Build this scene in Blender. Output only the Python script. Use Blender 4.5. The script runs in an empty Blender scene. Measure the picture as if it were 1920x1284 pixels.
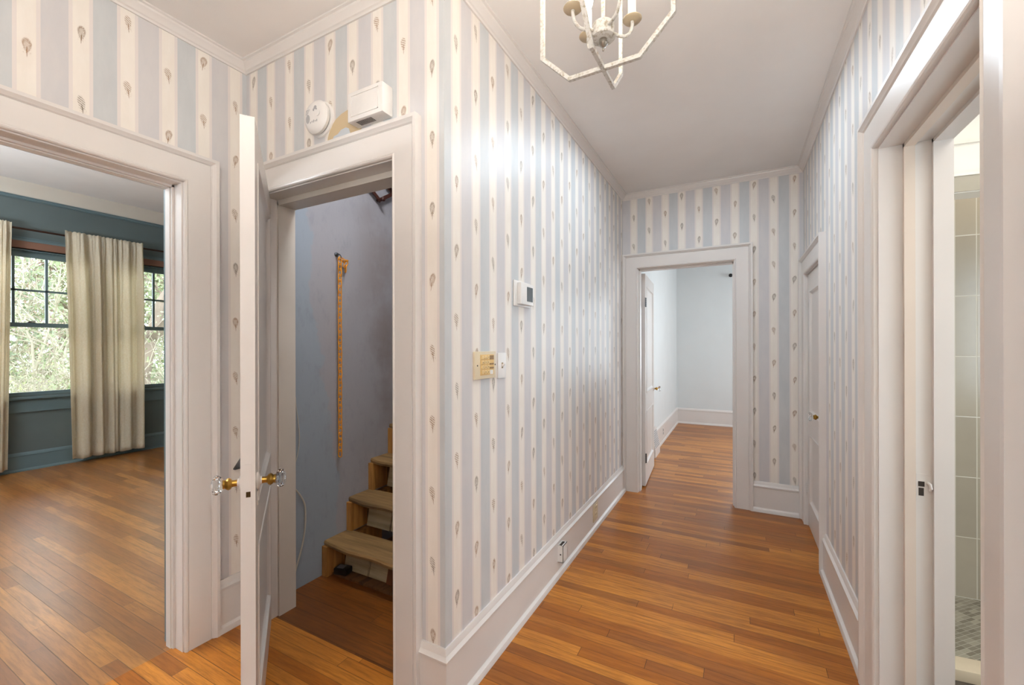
import bpy, math, random
from mathutils import Matrix, Vector
R = math.radians
random.seed(7)
SC = bpy.context.scene
COL = SC.collection
WM = {}

# ------------------------------------------------------------------ mesh builder
class MB:
    def __init__(s): s.v = []; s.f = []; s.mi = []
    def add(s, vs, fs, m=0):
        b = len(s.v); s.v += [tuple(v) for v in vs]
        for f in fs: s.f.append([b + i for i in f]); s.mi.append(m)
        return s
    def box(s, x0, y0, z0, x1, y1, z1, m=0, bev=0.0):
        if x1 < x0: x0, x1 = x1, x0
        if y1 < y0: y0, y1 = y1, y0
        if z1 < z0: z0, z1 = z1, z0
        if bev <= 0:
            v = [(x, y, z) for z in (z0, z1) for y in (y0, y1) for x in (x0, x1)]
            f = [(0, 2, 3, 1), (4, 5, 7, 6), (0, 1, 5, 4), (2, 6, 7, 3), (0, 4, 6, 2), (1, 3, 7, 5)]
            return s.add(v, f, m)
        import bmesh
        bm = bmesh.new(); bmesh.ops.create_cube(bm, size=1)
        for q in bm.verts:
            q.co = Vector(((x0 + x1) / 2 + q.co.x * (x1 - x0), (y0 + y1) / 2 + q.co.y * (y1 - y0), (z0 + z1) / 2 + q.co.z * (z1 - z0)))
        bmesh.ops.bevel(bm, geom=bm.edges[:], offset=bev, segments=2, profile=.6, affect='EDGES')
        bm.verts.index_update()
        s.add([q.co for q in bm.verts], [[q.index for q in f.verts] for f in bm.faces], m); bm.free()
        return s
    def strips(s, rings, closed=True, caps=True, m=0):
        n = len(rings[0]); b = len(s.v)
        for r in rings: s.v += [tuple(p) for p in r]
        for i in range(len(rings) - 1):
            for j in range(n if closed else n - 1):
                k = (j + 1) % n
                s.f.append([b + i * n + j, b + i * n + k, b + (i + 1) * n + k, b + (i + 1) * n + j]); s.mi.append(m)
        if caps and closed:
            s.f.append([b + j for j in range(n)][::-1]); s.mi.append(m)
            s.f.append([b + (len(rings) - 1) * n + j for j in range(n)]); s.mi.append(m)
        return s
    def lathe(s, prof, M=None, n=24, m=0, flat=None):
        M = M or Matrix()
        rings = []
        for r, z in prof:
            ring = []
            for i in range(n):
                a = 2 * math.pi * i / n
                q = r * (1 if not flat else (1 + flat * math.cos(a * 8) * .5))
                ring.append(M @ Vector((q * math.cos(a), q * math.sin(a), z)))
            rings.append(ring)
        return s.strips(rings, True, True, m)
    def tube(s, pts, rad, n=8, m=0, sq=False):
        pts = [Vector(p) for p in pts]
        rings = []
        up = Vector((0, 0, 1)); prev = None
        for i, p in enumerate(pts):
            d = (pts[min(i + 1, len(pts) - 1)] - pts[max(i - 1, 0)]).normalized()
            if prev is None:
                a = d.cross(up)
                if a.length < .05: a = d.cross(Vector((0, 1, 0)))
            else: a = prev - d * prev.dot(d)
            a.normalize(); prev = a; b = d.cross(a)
            r = rad[i] if isinstance(rad, (list, tuple)) else rad
            rings.append([p + (a * math.cos(2 * math.pi * (k + (.5 if sq else 0)) / n) + b * math.sin(2 * math.pi * (k + (.5 if sq else 0)) / n)) * r for k in range(n)])
        return s.strips(rings, True, True, m)
    def build(s, name, mats, parent=None, smooth=False, local=False, fixn=True):
        me = bpy.data.meshes.new(name)
        v = s.v
        if parent is not None and not local:
            I = WM[parent].inverted(); v = [tuple(I @ Vector(p)) for p in v]
        me.from_pydata([tuple(p) for p in v], [], s.f)
        if not isinstance(mats, (list, tuple)): mats = [mats]
        for q in mats: me.materials.append(q)
        for p, k in zip(me.polygons, s.mi): p.material_index = k
        if fixn:
            import bmesh
            bm = bmesh.new(); bm.from_mesh(me); bmesh.ops.recalc_face_normals(bm, faces=bm.faces[:]); bm.to_mesh(me); bm.free()
        if smooth:
            me.polygons.foreach_set('use_smooth', [True] * len(me.polygons))
            try: me.set_sharp_from_angle(angle=R(smooth if smooth is not True else 35))
            except Exception: pass
        o = bpy.data.objects.new(name, me); COL.objects.link(o)
        o.parent = parent
        WM[o] = WM[parent].copy() if parent is not None else Matrix()
        return o

def empty(name, loc, rz=0.0, parent=None):
    o = bpy.data.objects.new(name, None); COL.objects.link(o); o.empty_display_size = .1
    o.location = loc; o.rotation_euler = (0, 0, rz); o.parent = parent
    WM[o] = Matrix.Translation(loc) @ Matrix.Rotation(rz, 4, 'Z')
    return o
def thing(name, label, cat, loc=(0, 0, 0), rz=0.0, group=None):
    return tag(empty(name, loc, rz), label, cat, group)
def tag(o, label, cat, group=None, kind=None):
    if label: o['label'] = label
    if cat: o['category'] = cat
    if group: o['group'] = group
    if kind: o['kind'] = kind
    return o
def structure(o, label=None):
    o['kind'] = 'structure'
    if label: o['label'] = label
    return o
def copy_tree(o, parent=None):
    c = o.copy(); COL.objects.link(c); c.parent = parent
    WM[c] = WM[o]
    for ch in list(o.children): copy_tree(ch, c)
    return c

# ------------------------------------------------------------------ node expressions
class X:
    def __init__(s, nt, k): s.nt = nt; s.k = k
    def _m(s, op, o=None, c=None):
        n = s.nt.nodes.new('ShaderNodeMath'); n.operation = op
        for i, q in enumerate([s, o, c]):
            if q is None: continue
            if isinstance(q, X): s.nt.links.new(q.k, n.inputs[i])
            else: n.inputs[i].default_value = q
        return X(s.nt, n.outputs[0])
    def _r(s, op, o):
        n = s.nt.nodes.new('ShaderNodeMath'); n.operation = op
        n.inputs[0].default_value = o; s.nt.links.new(s.k, n.inputs[1]); return X(s.nt, n.outputs[0])
    def __add__(s, o): return s._m('ADD', o)
    def __radd__(s, o): return s._m('ADD', o)
    def __sub__(s, o): return s._m('SUBTRACT', o)
    def __rsub__(s, o): return s._r('SUBTRACT', o)
    def __mul__(s, o): return s._m('MULTIPLY', o)
    def __rmul__(s, o): return s._m('MULTIPLY', o)
    def __truediv__(s, o): return s._m('DIVIDE', o)
    def floor(s): return s._m('FLOOR')
    def abs(s): return s._m('ABSOLUTE')
    def sqrt(s): return s._m('SQRT')
    def sin(s): return s._m('SINE')
    def max(s, o): return s._m('MAXIMUM', o)
    def min(s, o): return s._m('MINIMUM', o)
    def lt(s, o): return s._m('LESS_THAN', o)
    def gt(s, o): return s._m('GREATER_THAN', o)
    def ss(s, a, b, lo=0.0, hi=1.0):
        n = s.nt.nodes.new('ShaderNodeMapRange'); n.interpolation_type = 'SMOOTHSTEP'
        s.nt.links.new(s.k, n.inputs[0])
        n.inputs[1].default_value = a; n.inputs[2].default_value = b; n.inputs[3].default_value = lo; n.inputs[4].default_value = hi
        return X(s.nt, n.outputs[0])
def vec(nt, x, y, z):
    n = nt.nodes.new('ShaderNodeCombineXYZ')
    for i, q in enumerate((x, y, z)):
        if isinstance(q, X): nt.links.new(q.k, n.inputs[i])
        else: n.inputs[i].default_value = q
    return n.outputs[0]
def coords(nt):
    t = nt.nodes.new('ShaderNodeTexCoord'); sp = nt.nodes.new('ShaderNodeSeparateXYZ')
    nt.links.new(t.outputs['Object'], sp.inputs[0])
    return [X(nt, sp.outputs[i]) for i in range(3)]
def white(nt, x, y=0.0, z=0.0):
    n = nt.nodes.new('ShaderNodeTexWhiteNoise'); n.noise_dimensions = '3D'
    nt.links.new(vec(nt, x, y, z), n.inputs['Vector'])
    sp = nt.nodes.new('ShaderNodeSeparateColor'); nt.links.new(n.outputs['Color'], sp.inputs[0])
    return [X(nt, sp.outputs[i]) for i in range(3)]
def noise(nt, x, y, z, scale=1.0, detail=2.0, rough=.5):
    n = nt.nodes.new('ShaderNodeTexNoise'); n.inputs['Scale'].default_value = scale
    n.inputs['Detail'].default_value = detail; n.inputs['Roughness'].default_value = rough
    nt.links.new(vec(nt, x, y, z), n.inputs['Vector'])
    return X(nt, n.outputs['Fac'])
def mixc(nt, f, a, b):
    n = nt.nodes.new('ShaderNodeMix'); n.data_type = 'RGBA'
    if isinstance(f, X): nt.links.new(f.k, n.inputs[0])
    else: n.inputs[0].default_value = f
    for q, i in ((a, 6), (b, 7)):
        if isinstance(q, tuple): n.inputs[i].default_value = q + (1,) if len(q) == 3 else q
        else: nt.links.new(q, n.inputs[i])
    return n.outputs[2]
def srgb(r, g, b):
    return tuple(((c / 255) / 12.92 if c / 255 <= .04045 else ((c / 255 + .055) / 1.055) ** 2.4) for c in (r, g, b))
def new_mat(name, rough=.5, spec=.5, **kw):
    m = bpy.data.materials.new(name); m.use_nodes = True
    b = m.node_tree.nodes['Principled BSDF']
    b.inputs['Roughness'].default_value = rough
    b.inputs['Specular IOR Level'].default_value = spec
    for k, v in kw.items(): b.inputs[k.replace('_', ' ')].default_value = v
    return m, m.node_tree, b
def bump(nt, b, h, strength=.2, dist=.002):
    n = nt.nodes.new('ShaderNodeBump'); n.inputs['Strength'].default_value = strength; n.inputs['Distance'].default_value = dist
    nt.links.new(h.k, n.inputs['Height']); nt.links.new(n.outputs[0], b.inputs['Normal'])

def paint(name, col, rough=.45, var=.04, bscale=60, bs=.05, spec=.5):
    m, nt, b = new_mat(name, rough, spec)
    x, y, z = coords(nt)
    n = noise(nt, x, y, z, 3.0, 4)
    d = tuple(c * (1 - var * 2) for c in col)
    nt.links.new(mixc(nt, n.ss(.25, .75), d, col), b.inputs['Base Color'])
    bump(nt, b, noise(nt, x, y, z, bscale, 3), bs, .001)
    return m
def plain(name, col, rough=.5, **kw):
    m, nt, b = new_mat(name, rough, **kw); 
    x, y, z = coords(nt)
    n = noise(nt, x, y, z, 25.0, 3)
    nt.links.new(mixc(nt, n, tuple(c * .9 for c in col), col), b.inputs['Base Color'])
    return m
def emit(name, col, st):
    m, nt, b = new_mat(name); b.inputs['Base Color'].default_value = col + (1,)
    b.inputs['Emission Color'].default_value = col + (1,); b.inputs['Emission Strength'].default_value = st
    return m

def wallpaper(name, axis, s0, z0, flip=0):
    m, nt, b = new_mat(name, .42, .33)
    x, y, z = coords(nt)
    s = ((x if axis == 'X' else y) - s0) / .1395
    k = (s + .5).floor(); xx = (s - k) * .1395
    odd = ((k + .25 + 1000) * .5); odd = (odd - odd.floor()).gt(.4)
    zz = z - z0 - odd * .1335
    j = (zz / .267 + .5).floor(); yy = zz - j * .267
    h1, h2, h3 = white(nt, k, j, 3.7 + flip)
    ax = xx.abs()
    # stripes
    g = s.floor(); gp = (g + .25 + 1000) * .5; gp = (gp - gp.floor()).gt(.4)
    tex = noise(nt, x * 2, y * 2, z * .6, 9, 5, .6)
    blue = mixc(nt, tex.ss(.3, .7), srgb(193, 195, 196), srgb(200, 201, 201))
    lil = mixc(nt, tex.ss(.3, .7), srgb(201, 198, 199), srgb(207, 203, 202))
    grey = mixc(nt, gp, lil, blue)
    pin = ((xx * 2600).sin()).ss(.2, .9)
    cream = mixc(nt, tex.ss(.3, .7), srgb(231, 223, 213), srgb(236, 229, 220))
    cream2 = mixc(nt, pin * .5, srgb(222, 213, 208), srgb(230, 222, 216))
    c = mixc(nt, ax.ss(.0225, .0235), cream, cream2)
    c = mixc(nt, ax.ss(.0335, .0345), c, grey)
    # painted feathers
    xt = xx + (yy * (h1 - .5)) * .35 + (h2 - .5) * .004
    axt = xt.abs()
    cy = yy - .006
    taper = (yy * 16 + .9).max(.40).min(1.15)
    rx = (h2 * .004 + .0112) * taper
    ry = h3 * .006 + .027
    e = ((xt / rx) * (xt / rx) + (cy / ry) * (cy / ry)).sqrt()
    mask = e.ss(1.05, .7)
    streak = noise(nt, xt * 260, yy * 420 - axt * 700, k + j * 3.1, 1.0, 4, .7).ss(.42, .58)
    ring = e.ss(.3, .8) * .42 + .58
    band = ((yy * 700 + xt * 420).sin()).ss(-.5, .5) * .8 + .2
    kind = h1.gt(.62)
    pat = ring * (1 - kind) + band * kind
    dens = mask * (streak * .65 + .35) * pat * (yy.ss(-.024, .014) * .5 + .5)
    quill = axt.ss(.0018, .0005) * yy.ss(-.038, -.028) * yy.ss(.006, -.004)
    wn = noise(nt, xt * 300, yy * 330 + axt * 500, k * 1.7 + j, 1.0, 3, .6).ss(.54, .64)
    wisp = axt.ss(.013, .007) * yy.ss(-.030, -.018) * yy.ss(.004, -.004) * wn
    tot = (dens * .95 + quill * .65 + wisp * .6).min(1.0)
    fc = mixc(nt, h3.ss(.3, .7), srgb(136, 94, 44), srgb(102, 82, 56))
    c = mixc(nt, tot, c, fc)
    nt.links.new(c, b.inputs['Base Color'])
    lum = noise(nt, x, y, z, 2.2, 2)
    nt.links.new((lum * .08 + .33).k, b.inputs['Roughness'])
    bump(nt, b, noise(nt, x, y, z, 8, 3), .12, .004)
    return m

def planks(name, cols, width=.0595, rough=.275, wear=.4, spec=.5):
    m, nt, b = new_mat(name, rough, spec)
    x, y, z = coords(nt)
    row = (y / width).floor(); fx = (y / width - row); 
    rh = white(nt, row, 1.3)[0]
    xs = x / 1.25 + rh * 7.31
    idn = xs.floor(); fj = (xs - idn) * 1.25
    a, c, d = white(nt, row, idn, 2.0)
    g1 = noise(nt, x * 5, y * 70, a * 40, 1.0, 4, .65)
    g2 = noise(nt, x * 22, y * 420, a * 40, 1.0, 3, .6)
    g3 = noise(nt, x, y, 0.0, 1.3, 3)
    base = mixc(nt, a.ss(.0, 1.0), cols[0], cols[1])
    base = mixc(nt, c.gt(.82) * .7, base, cols[2])
    base = mixc(nt, g1.ss(.35, .75) * .62, base, cols[3])
    base = mixc(nt, g2.ss(.5, .75) * .35, base, cols[3])
    base = mixc(nt, g3.ss(.45, .75) * wear, base, cols[2])
    ed = fx.min(1 - fx) * width
    gap = (ed.ss(.0019, .0006) * (d * .6 + .4)).max(fj.ss(.0030, .001))
    base = mixc(nt, gap * .85, base, tuple(q * .10 for q in cols[3]))
    nt.links.new(base, b.inputs['Base Color'])
    n2 = noise(nt, x * 3, y * 9, 0.0, 1.0, 4)
    nt.links.new((n2 * .05 + (rough + .01)).k, b.inputs['Roughness'])
    tilt = noise(nt, x * .9, y * 17, a, 1.0, 1)
    bump(nt, b, (tilt * .6 + g1 * .2) - gap * 1.2, .16, .0014)
    return m

def wood(name, c0, c1, axis='X', rough=.6):
    m, nt, b = new_mat(name, rough)
    x, y, z = coords(nt)
    sc = {'X': (2.5, 30, 30), 'Y': (30, 2.5, 30), 'Z': (30, 30, 2.5)}[axis]
    g = noise(nt, x * sc[0], y * sc[1], z * sc[2], 1.0, 5, .65)
    w = noise(nt, x * sc[0] * .3, y * sc[1] * .3, z * sc[2] * .3, 1.0, 2)
    col = mixc(nt, g.ss(.3, .7), c0, c1)
    col = mixc(nt, w.ss(.55, .72) * .6, col, tuple(q * .35 for q in c0))
    nt.links.new(col, b.inputs['Base Color'])
    bump(nt, b, g, .3, .002)
    return m

# ------------------------------------------------------------------ materials
M_trim = paint('white_gloss_paint', srgb(222, 216, 211), .32, .02, 40, .06)
M_trim_old = paint('aged_cream_paint', srgb(214, 206, 196), .4, .05, 30, .1)
M_ceil = paint('ceiling_paint', srgb(236, 232, 228), .8, .02, 80, .04, .2)
M_far = paint('pale_grey_wall_paint', srgb(216, 220, 220), .6, .015, 80, .04, .3)
M_teal = paint('teal_wall_paint', srgb(96, 107, 106), .5, .05, 80, .05)
M_tealt = paint('teal_gloss_paint', srgb(100, 118, 122), .35, .03, 50, .05)
M_cove = paint('cream_cove_paint', srgb(205, 196, 182), .7, .02, 80, .04, .2)
M_bath = paint('warm_white_paint', srgb(236, 228, 216), .5, .02, 60, .04)
M_floor = planks('oak_strip_floor', spec=.42, cols=(srgb(168, 98, 28), srgb(206, 134, 50), srgb(140, 82, 34), srgb(108, 58, 16)))
M_floorb = planks('worn_oak_cool_lit', (srgb(146, 90, 38), srgb(178, 120, 56), srgb(122, 77, 40), srgb(92, 54, 20)), rough=.275, wear=.6, spec=1.0)  # hall oak again, its colours dulled to imitate cool window light
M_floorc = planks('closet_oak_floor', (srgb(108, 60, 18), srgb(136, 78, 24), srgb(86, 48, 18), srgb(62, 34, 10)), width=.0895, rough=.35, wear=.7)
M_brass = plain('aged_brass', srgb(176, 138, 66), .28, Metallic=1.0)
M_dbrass = plain('dark_brass', srgb(96, 78, 52), .35, Metallic=1.0)
M_steel = plain('grey_steel', srgb(120, 124, 128), .35, Metallic=1.0)
M_plastic = plain('white_plastic', srgb(236, 232, 228), .35)
M_dark = plain('dark_recess', srgb(52, 44, 38), .7)
M_black = plain('black_plastic', srgb(22, 22, 24), .4)
M_orange = plain('orange_plastic', srgb(236, 154, 16), .4)
M_rust = plain('dark_stained_wood', srgb(70, 34, 24), .5)
M_rod = plain('bronze_metal', srgb(70, 48, 38), .4, Metallic=.6)
M_shade = plain('brown_roller_blind', srgb(128, 92, 74), .7)
M_glass, nt, b = new_mat('clear_glass', .02, .5); b.inputs['Transmission Weight'].default_value = 1; b.inputs['Base Color'].default_value = (.95, .97, .98, 1); b.inputs['IOR'].default_value = 1.5
M_scr = plain('grey_screen', srgb(92, 100, 104), .2)

def pane_mat():
    m = bpy.data.materials.new('window_pane_glass'); m.use_nodes = True; nt = m.node_tree; nt.nodes.clear()
    o = nt.nodes.new('ShaderNodeOutputMaterial'); t = nt.nodes.new('ShaderNodeBsdfTransparent'); t.inputs[0].default_value = (.93, .95, .95, 1)
    g = nt.nodes.new('ShaderNodeBsdfGlossy'); g.inputs['Roughness'].default_value = .02
    f = nt.nodes.new('ShaderNodeFresnel'); mx = nt.nodes.new('ShaderNodeMixShader')
    nt.links.new(f.outputs[0], mx.inputs[0]); nt.links.new(t.outputs[0], mx.inputs[1]); nt.links.new(g.outputs[0], mx.inputs[2]); nt.links.new(mx.outputs[0], o.inputs[0])
    return m
M_pane = pane_mat()

def plaster_mat():
    m, nt, b = new_mat('blue_grey_plaster', .7, .3)
    x, y, z = coords(nt)
    a = noise(nt, x, y, z, 1.6, 5, .6); d = noise(nt, x, y * 2, z, 7, 5, .7)
    edge = (y - 1.70 + (a - .5) * .5 + (z - 1.3) * .10).ss(-.012, .012)
    c = mixc(nt, edge, srgb(150, 158, 167), srgb(158, 156, 160))
    c = mixc(nt, d.ss(.5, .75) * .3, c, srgb(120, 124, 130))
    c = mixc(nt, a.ss(.45, .7) * .55 * y.ss(1.85, 2.25), c, srgb(122, 104, 98))
    nt.links.new(c, b.inputs['Base Color']); bump(nt, b, d + a, .35, .006)
    return m
M_plaster = plaster_mat()

def distressed():
    m, nt, b = new_mat('distressed_white_metal', .55, .4)
    x, y, z = coords(nt)
    n = noise(nt, x, y, z, 90, 5, .7)
    c = mixc(nt, n.ss(.46, .66), srgb(200, 196, 189), srgb(156, 145, 126))
    nt.links.new(c, b.inputs['Base Color']); bump(nt, b, n, .4, .001)
    return m
M_dist = distressed()

def tile_mat():
    m, nt, b = new_mat('grey_beige_wall_tile', .22, .5)
    x, y, z = coords(nt)
    u = x / .086; v = (z - .020) / .3205
    fu = (u - u.floor()); fv = (v - v.floor())
    e = (fu.min(1 - fu) * .086).min(fv.min(1 - fv) * .3205)
    a = white(nt, u.floor(), v.floor(), 1.0)[0]
    n = noise(nt, x, y, z, 9, 4)
    c = mixc(nt, a * .5 + n * .5, srgb(160, 150, 134), srgb(180, 170, 152))
    c = mixc(nt, e.ss(.0028, .0016), c, srgb(206, 200, 186))
    nt.links.new(c, b.inputs['Base Color']); bump(nt, b, e.ss(.0, .004), .3, .002)
    return m
M_tile = tile_mat()
def herring_mat():
    m, nt, b = new_mat('mosaic_floor_tile', .4, .4)
    x, y, z = coords(nt)
    p = (x + y) * 14; q = (x - y) * 38
    fp = p - p.floor(); fq = q - q.floor()
    e = (fp.min(1 - fp) / 14).min(fq.min(1 - fq) / 38)
    a = white(nt, p.floor(), q.floor(), 1.0)[0]
    c = mixc(nt, a, srgb(120, 112, 96), srgb(166, 158, 140))
    c = mixc(nt, e.ss(.0018, .0009), c, srgb(190, 184, 168))
    nt.links.new(c, b.inputs['Base Color']); return m
M_herr = herring_mat()
M_bfloor = plain('slate_floor_tile', srgb(96, 86, 76), .4)
M_curb = plain('cream_marble', srgb(226, 208, 180), .25)

def curtain_mat():
    m = bpy.data.materials.new('cream_linen'); m.use_nodes = True; nt = m.node_tree
    b = nt.nodes['Principled BSDF']; b.inputs['Roughness'].default_value = .85; b.inputs['Specular IOR Level'].default_value = .1
    x, y, z = coords(nt)
    w = noise(nt, x * 60, y * 60, z * 500, 1.0, 2); w2 = noise(nt, x * 500, y * 500, z * 40, 1.0, 2)
    c = mixc(nt, (w * .5 + w2 * .5).ss(.4, .6), srgb(238, 226, 202), srgb(250, 243, 228))
    nt.links.new(c, b.inputs['Base Color'])
    t = nt.nodes.new('ShaderNodeBsdfTranslucent'); nt.links.new(c, t.inputs[0])
    mx = nt.nodes.new('ShaderNodeMixShader'); mx.inputs[0].default_value = .55
    o = nt.nodes['Material Output']
    nt.links.new(b.outputs[0], mx.inputs[1]); nt.links.new(t.outputs[0], mx.inputs[2]); nt.links.new(mx.outputs[0], o.inputs[0])
    return m
M_curt = curtain_mat()

# ------------------------------------------------------------------ dimensions
XA, YB, XC, YE, XR = -2.187, 1.272, -.956, 4.047, .465
CEIL = 2.78
WPA = wallpaper('feather_wallpaper_doorway_wall', 'Y', .519, 2.407, 0)
WPB = wallpaper('feather_wallpaper_closet_wall', 'X', -1.989, 2.27, 1)
WPC = wallpaper('feather_wallpaper_corridor', 'Y', 1.349, 1.722, 2)
WPE = wallpaper('feather_wallpaper_end_wall', 'X', .403, 2.416, 3)
WPR = wallpaper('feather_wallpaper_right', 'Y', 1.035, 1.80, 4)
WPK = wallpaper('feather_wallpaper_back', 'X', 0, 1.80, 5)

def wall(name, axis, p0, p1, a0, a1, z0, z1, mat, holes=()):
    """axis: direction the wall runs; p0..p1 its thickness; a0..a1 its length; holes = (s0,s1,z0,z1)."""
    m = MB()
    def bx(s0, s1, q0, q1):
        if s1 - s0 < 1e-4 or q1 - q0 < 1e-4: return
        if axis == 'Y': m.box(p0, s0, q0, p1, s1, q1)
        else: m.box(s0, p0, q0, s1, p1, q1)
    s = a0
    for (h0, h1, hz0, hz1) in sorted(holes):
        bx(s, h0, z0, z1); bx(h0, h1, z0, hz0); bx(h0, h1, hz1, z1); s = h1
    bx(s, a1, z0, z1)
    return structure(m.build(name, mat))

YK = -2.6
# walls around the hall
wall('wall_left', 'Y', -2.26, XA, YK, 1.36, 0, CEIL, WPA, [(.02, 1.0, 0, 2.11)])
wall('wall_stair_left', 'Y', -2.26, XA, 1.36, 4.3, 0, 4.6, M_plaster)
wall('wall_dining_right', 'Y', -2.33, -2.26, -2.2, 4.3, 0, 3.17, M_teal, [(.02, 1.0, 0, 2.11)])
wall('wall_closet', 'X', YB, YB + .13, XA, XC, 0, CEIL, WPB, [(-2.07, -1.185, 0, 2.11)])
wall('wall_closet_upper', 'X', YB, YB + .13, XA, XC, CEIL, 4.6, M_plaster)
wall('wall_corridor_left', 'Y', -1.02, XC, YB + .13, YE, 0, CEIL, WPC)
# wallpapered end of the corridor wall at the corner
structure(MB().box(-1.02, YB + .0005, 0, XC + .0005, YB + .13, CEIL).build('wall_corridor_corner', WPC))
wall('wall_stair_right', 'Y', -1.08, -1.02, YB + .13, 4.3, 0, 4.6, M_plaster)
wall('wall_stair_back', 'X', 4.2, 4.3, -2.26, -1.08, 0, 4.6, M_plaster)
wall('wall_end', 'X', YE, YE + .07, -1.08, .65, 0, CEIL, WPE, [(-.825, -.012, 0, 2.085)])
wall('wall_bedroom_front', 'X', YE + .07, YE + .14, -1.08, 2.7, 0, CEIL, M_far, [(-.825, -.012, 0, 2.085)])
wall('wall_right', 'Y', XR, .53, YK, YE, 0, CEIL, WPR, [(1.215, 2.05, 0, 2.105), (3.22, 3.91, 0, 1.905)])
wall('wall_bath_left', 'Y', .53, .60, .2, 3.30, 0, CEIL, M_bath, [(1.215, 2.05, 0, 2.105)])
wall('wall_back', 'X', YK - .1, YK, -2.33, .65, 0, CEIL, WPK)
structure(MB().box(-2.26, YK, CEIL, .60, YB + .13, CEIL + .1).box(-1.08, YB + .13, CEIL, .60, YE + .07, CEIL + .1).build('ceiling', M_ceil))
structure(MB().box(-2.26, 1.30, 4.6, -1.02, 4.3, 4.7).build('ceiling_stair', M_plaster))
# floors
structure(MB().box(-2.26, YK, -.05, .60, YB + .06, 0).box(-1.02, YB + .06, -.05, .60, YE + .07, 0).build('floor', M_floor))
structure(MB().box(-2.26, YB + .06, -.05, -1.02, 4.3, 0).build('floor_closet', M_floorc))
structure(MB().box(-7.1, -2.2, -.05, -2.26, 4.3, 0).build('floor_dining', M_floorb))
structure(MB().box(-1.08, YE + .07, -.05, 2.8, 8.2, 0).build('floor_bedroom', M_floor))

# ------------------------------------------------------------------ mouldings
CAS = [(0, 0), (0, .014), (.004, .019), (.009, .021), (.014, .017), (.018, .0185), (.103, .0205), (.106, .018), (.110, .025), (.116, .029), (.122, .036), (.135, .036), (.135, 0)]
def casing_mesh(f, s0, s1, zt, prof=CAS, zb=0.0, m=None, legs=(1, 1)):
    """f(s,t,z)->world; s0<s1 the opening, zt its head."""
    m = m or MB()
    rings = []
    path = []
    if legs[0]: path.append(lambda w: (s0 - w, zb))
    path.append(lambda w: (s0 - w, zt + w)); path.append(lambda w: (s1 + w, zt + w))
    if legs[1]: path.append(lambda w: (s1 + w, zb))
    for p in path:
        ring = []
        for w, t in prof:
            s, z = p(w); ring.append(f(s, t, z))
        rings.append(ring)
    return m.strips(rings)
def sweep(path, prof, name, mat, closed=False):
    """path in XY with the room on its right; prof = (inward offset, z)."""
    n = len(path); P = [Vector(p).to_2d() for p in path]; rings = []
    for i in range(n):
        d0 = (P[i] - P[i - 1]).normalized() if (i > 0 or closed) else None
        d1 = (P[(i + 1) % n] - P[i]).normalized() if (i < n - 1 or closed) else None
        if d0 is None: d0 = d1
        if d1 is None: d1 = d0
        n0 = Vector((d0.y, -d0.x)); n1 = Vector((d1.y, -d1.x)); b = (n0 + n1)
        b = b / max(b.dot(n0), .01) if b.length > .01 else n0
        rings.append([(P[i].x + b.x * o, P[i].y + b.y * o, z) for o, z in prof])
    if closed: rings.append(rings[0])
    return structure(MB().strips(rings, True, not closed).build(name, mat, smooth=25))
BASE = [(0, 0), (.034, 0), (.034, .010), (.029, .024), (.019, .031), (.017, .034), (.017, .196), (.022, .200), (.023, .210), (.013, .222), (.011, .232), (.006, .245), (0, .245)]
c = CEIL
CROWN = [(0, c - .052), (.007, c - .052), (.010, c - .044), (.016, c - .040), (.022, c - .030), (.034, c - .018), (.036, c - .010), (.044, c - .007), (.044, c), (0, c)]
sweep([(XA, YK), (XA, YB), (XC, YB), (XC, YE), (XR, YE), (XR, YK)], CROWN, 'trim_1', M_trim)
sweep([(XA, 1.124), (XA, YB - .02)], BASE, 'baseboard_left', M_trim)
sweep([(XA, YK), (XA, -.12)], BASE, 'baseboard_left_rear', M_trim)
sweep([(-1.066, YB), (XC, YB), (XC, YE - .036)], BASE, 'baseboard_corridor', M_trim)
sweep([(.106, YE), (XR - .036, YE)], BASE, 'baseboard_end', M_trim)
sweep([(XR, 3.098), (XR, 2.170)], BASE, 'baseboard_right', M_trim)
sweep([(XR, 1.094), (XR, YK)], BASE, 'baseboard_right_rear', M_trim)

# ------------------------------------------------------------------ door helpers
def panel_leaf(w, h, t, panels, z0=0.0, arch=None):
    """stiles and rails with recessed panels and sloped sticking on both faces; local x 0..w, y 0..t."""
    m = MB()
    xs = sorted({0, w} | {p[0] for p in panels} | {p[2] for p in panels})
    zs = sorted({z0, z0 + h} | {p[1] for p in panels} | {p[3] for p in panels})
    for i in range(len(xs) - 1):
        for j in range(len(zs) - 1):
            cx, cz = (xs[i] + xs[i + 1]) / 2, (zs[j] + zs[j + 1]) / 2
            if any(p[0] < cx < p[2] and p[1] < cz < p[3] for p in panels): continue
            m.box(xs[i], 0, zs[j], xs[i + 1], t, zs[j + 1])
    for (a, b_, c_, d) in panels:
        for (yf, s) in ((0, 1), (t, -1)):
            q = [(-.006, 0, .0005), (-.005, 0, -.003), (0, 0, -.004), (.006, .006, -.004), (.012, .012, .004), (.020, .020, .010), (.028, .028, .012)]
            rings = []
            for k, _, dy in q:
                y = yf + s * dy
                rings.append([(a + k, y, b_ + k), (c_ - k, y, b_ + k), (c_ - k, y, d - k), (a + k, y, d - k)])
            for r0, r1 in zip(rings, rings[1:]): m.strips([r0, r1], True, False)
        m.box(a + .02, .012, b_ + .02, c_ - .02, t - .012, d - .02)
    return m
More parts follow.
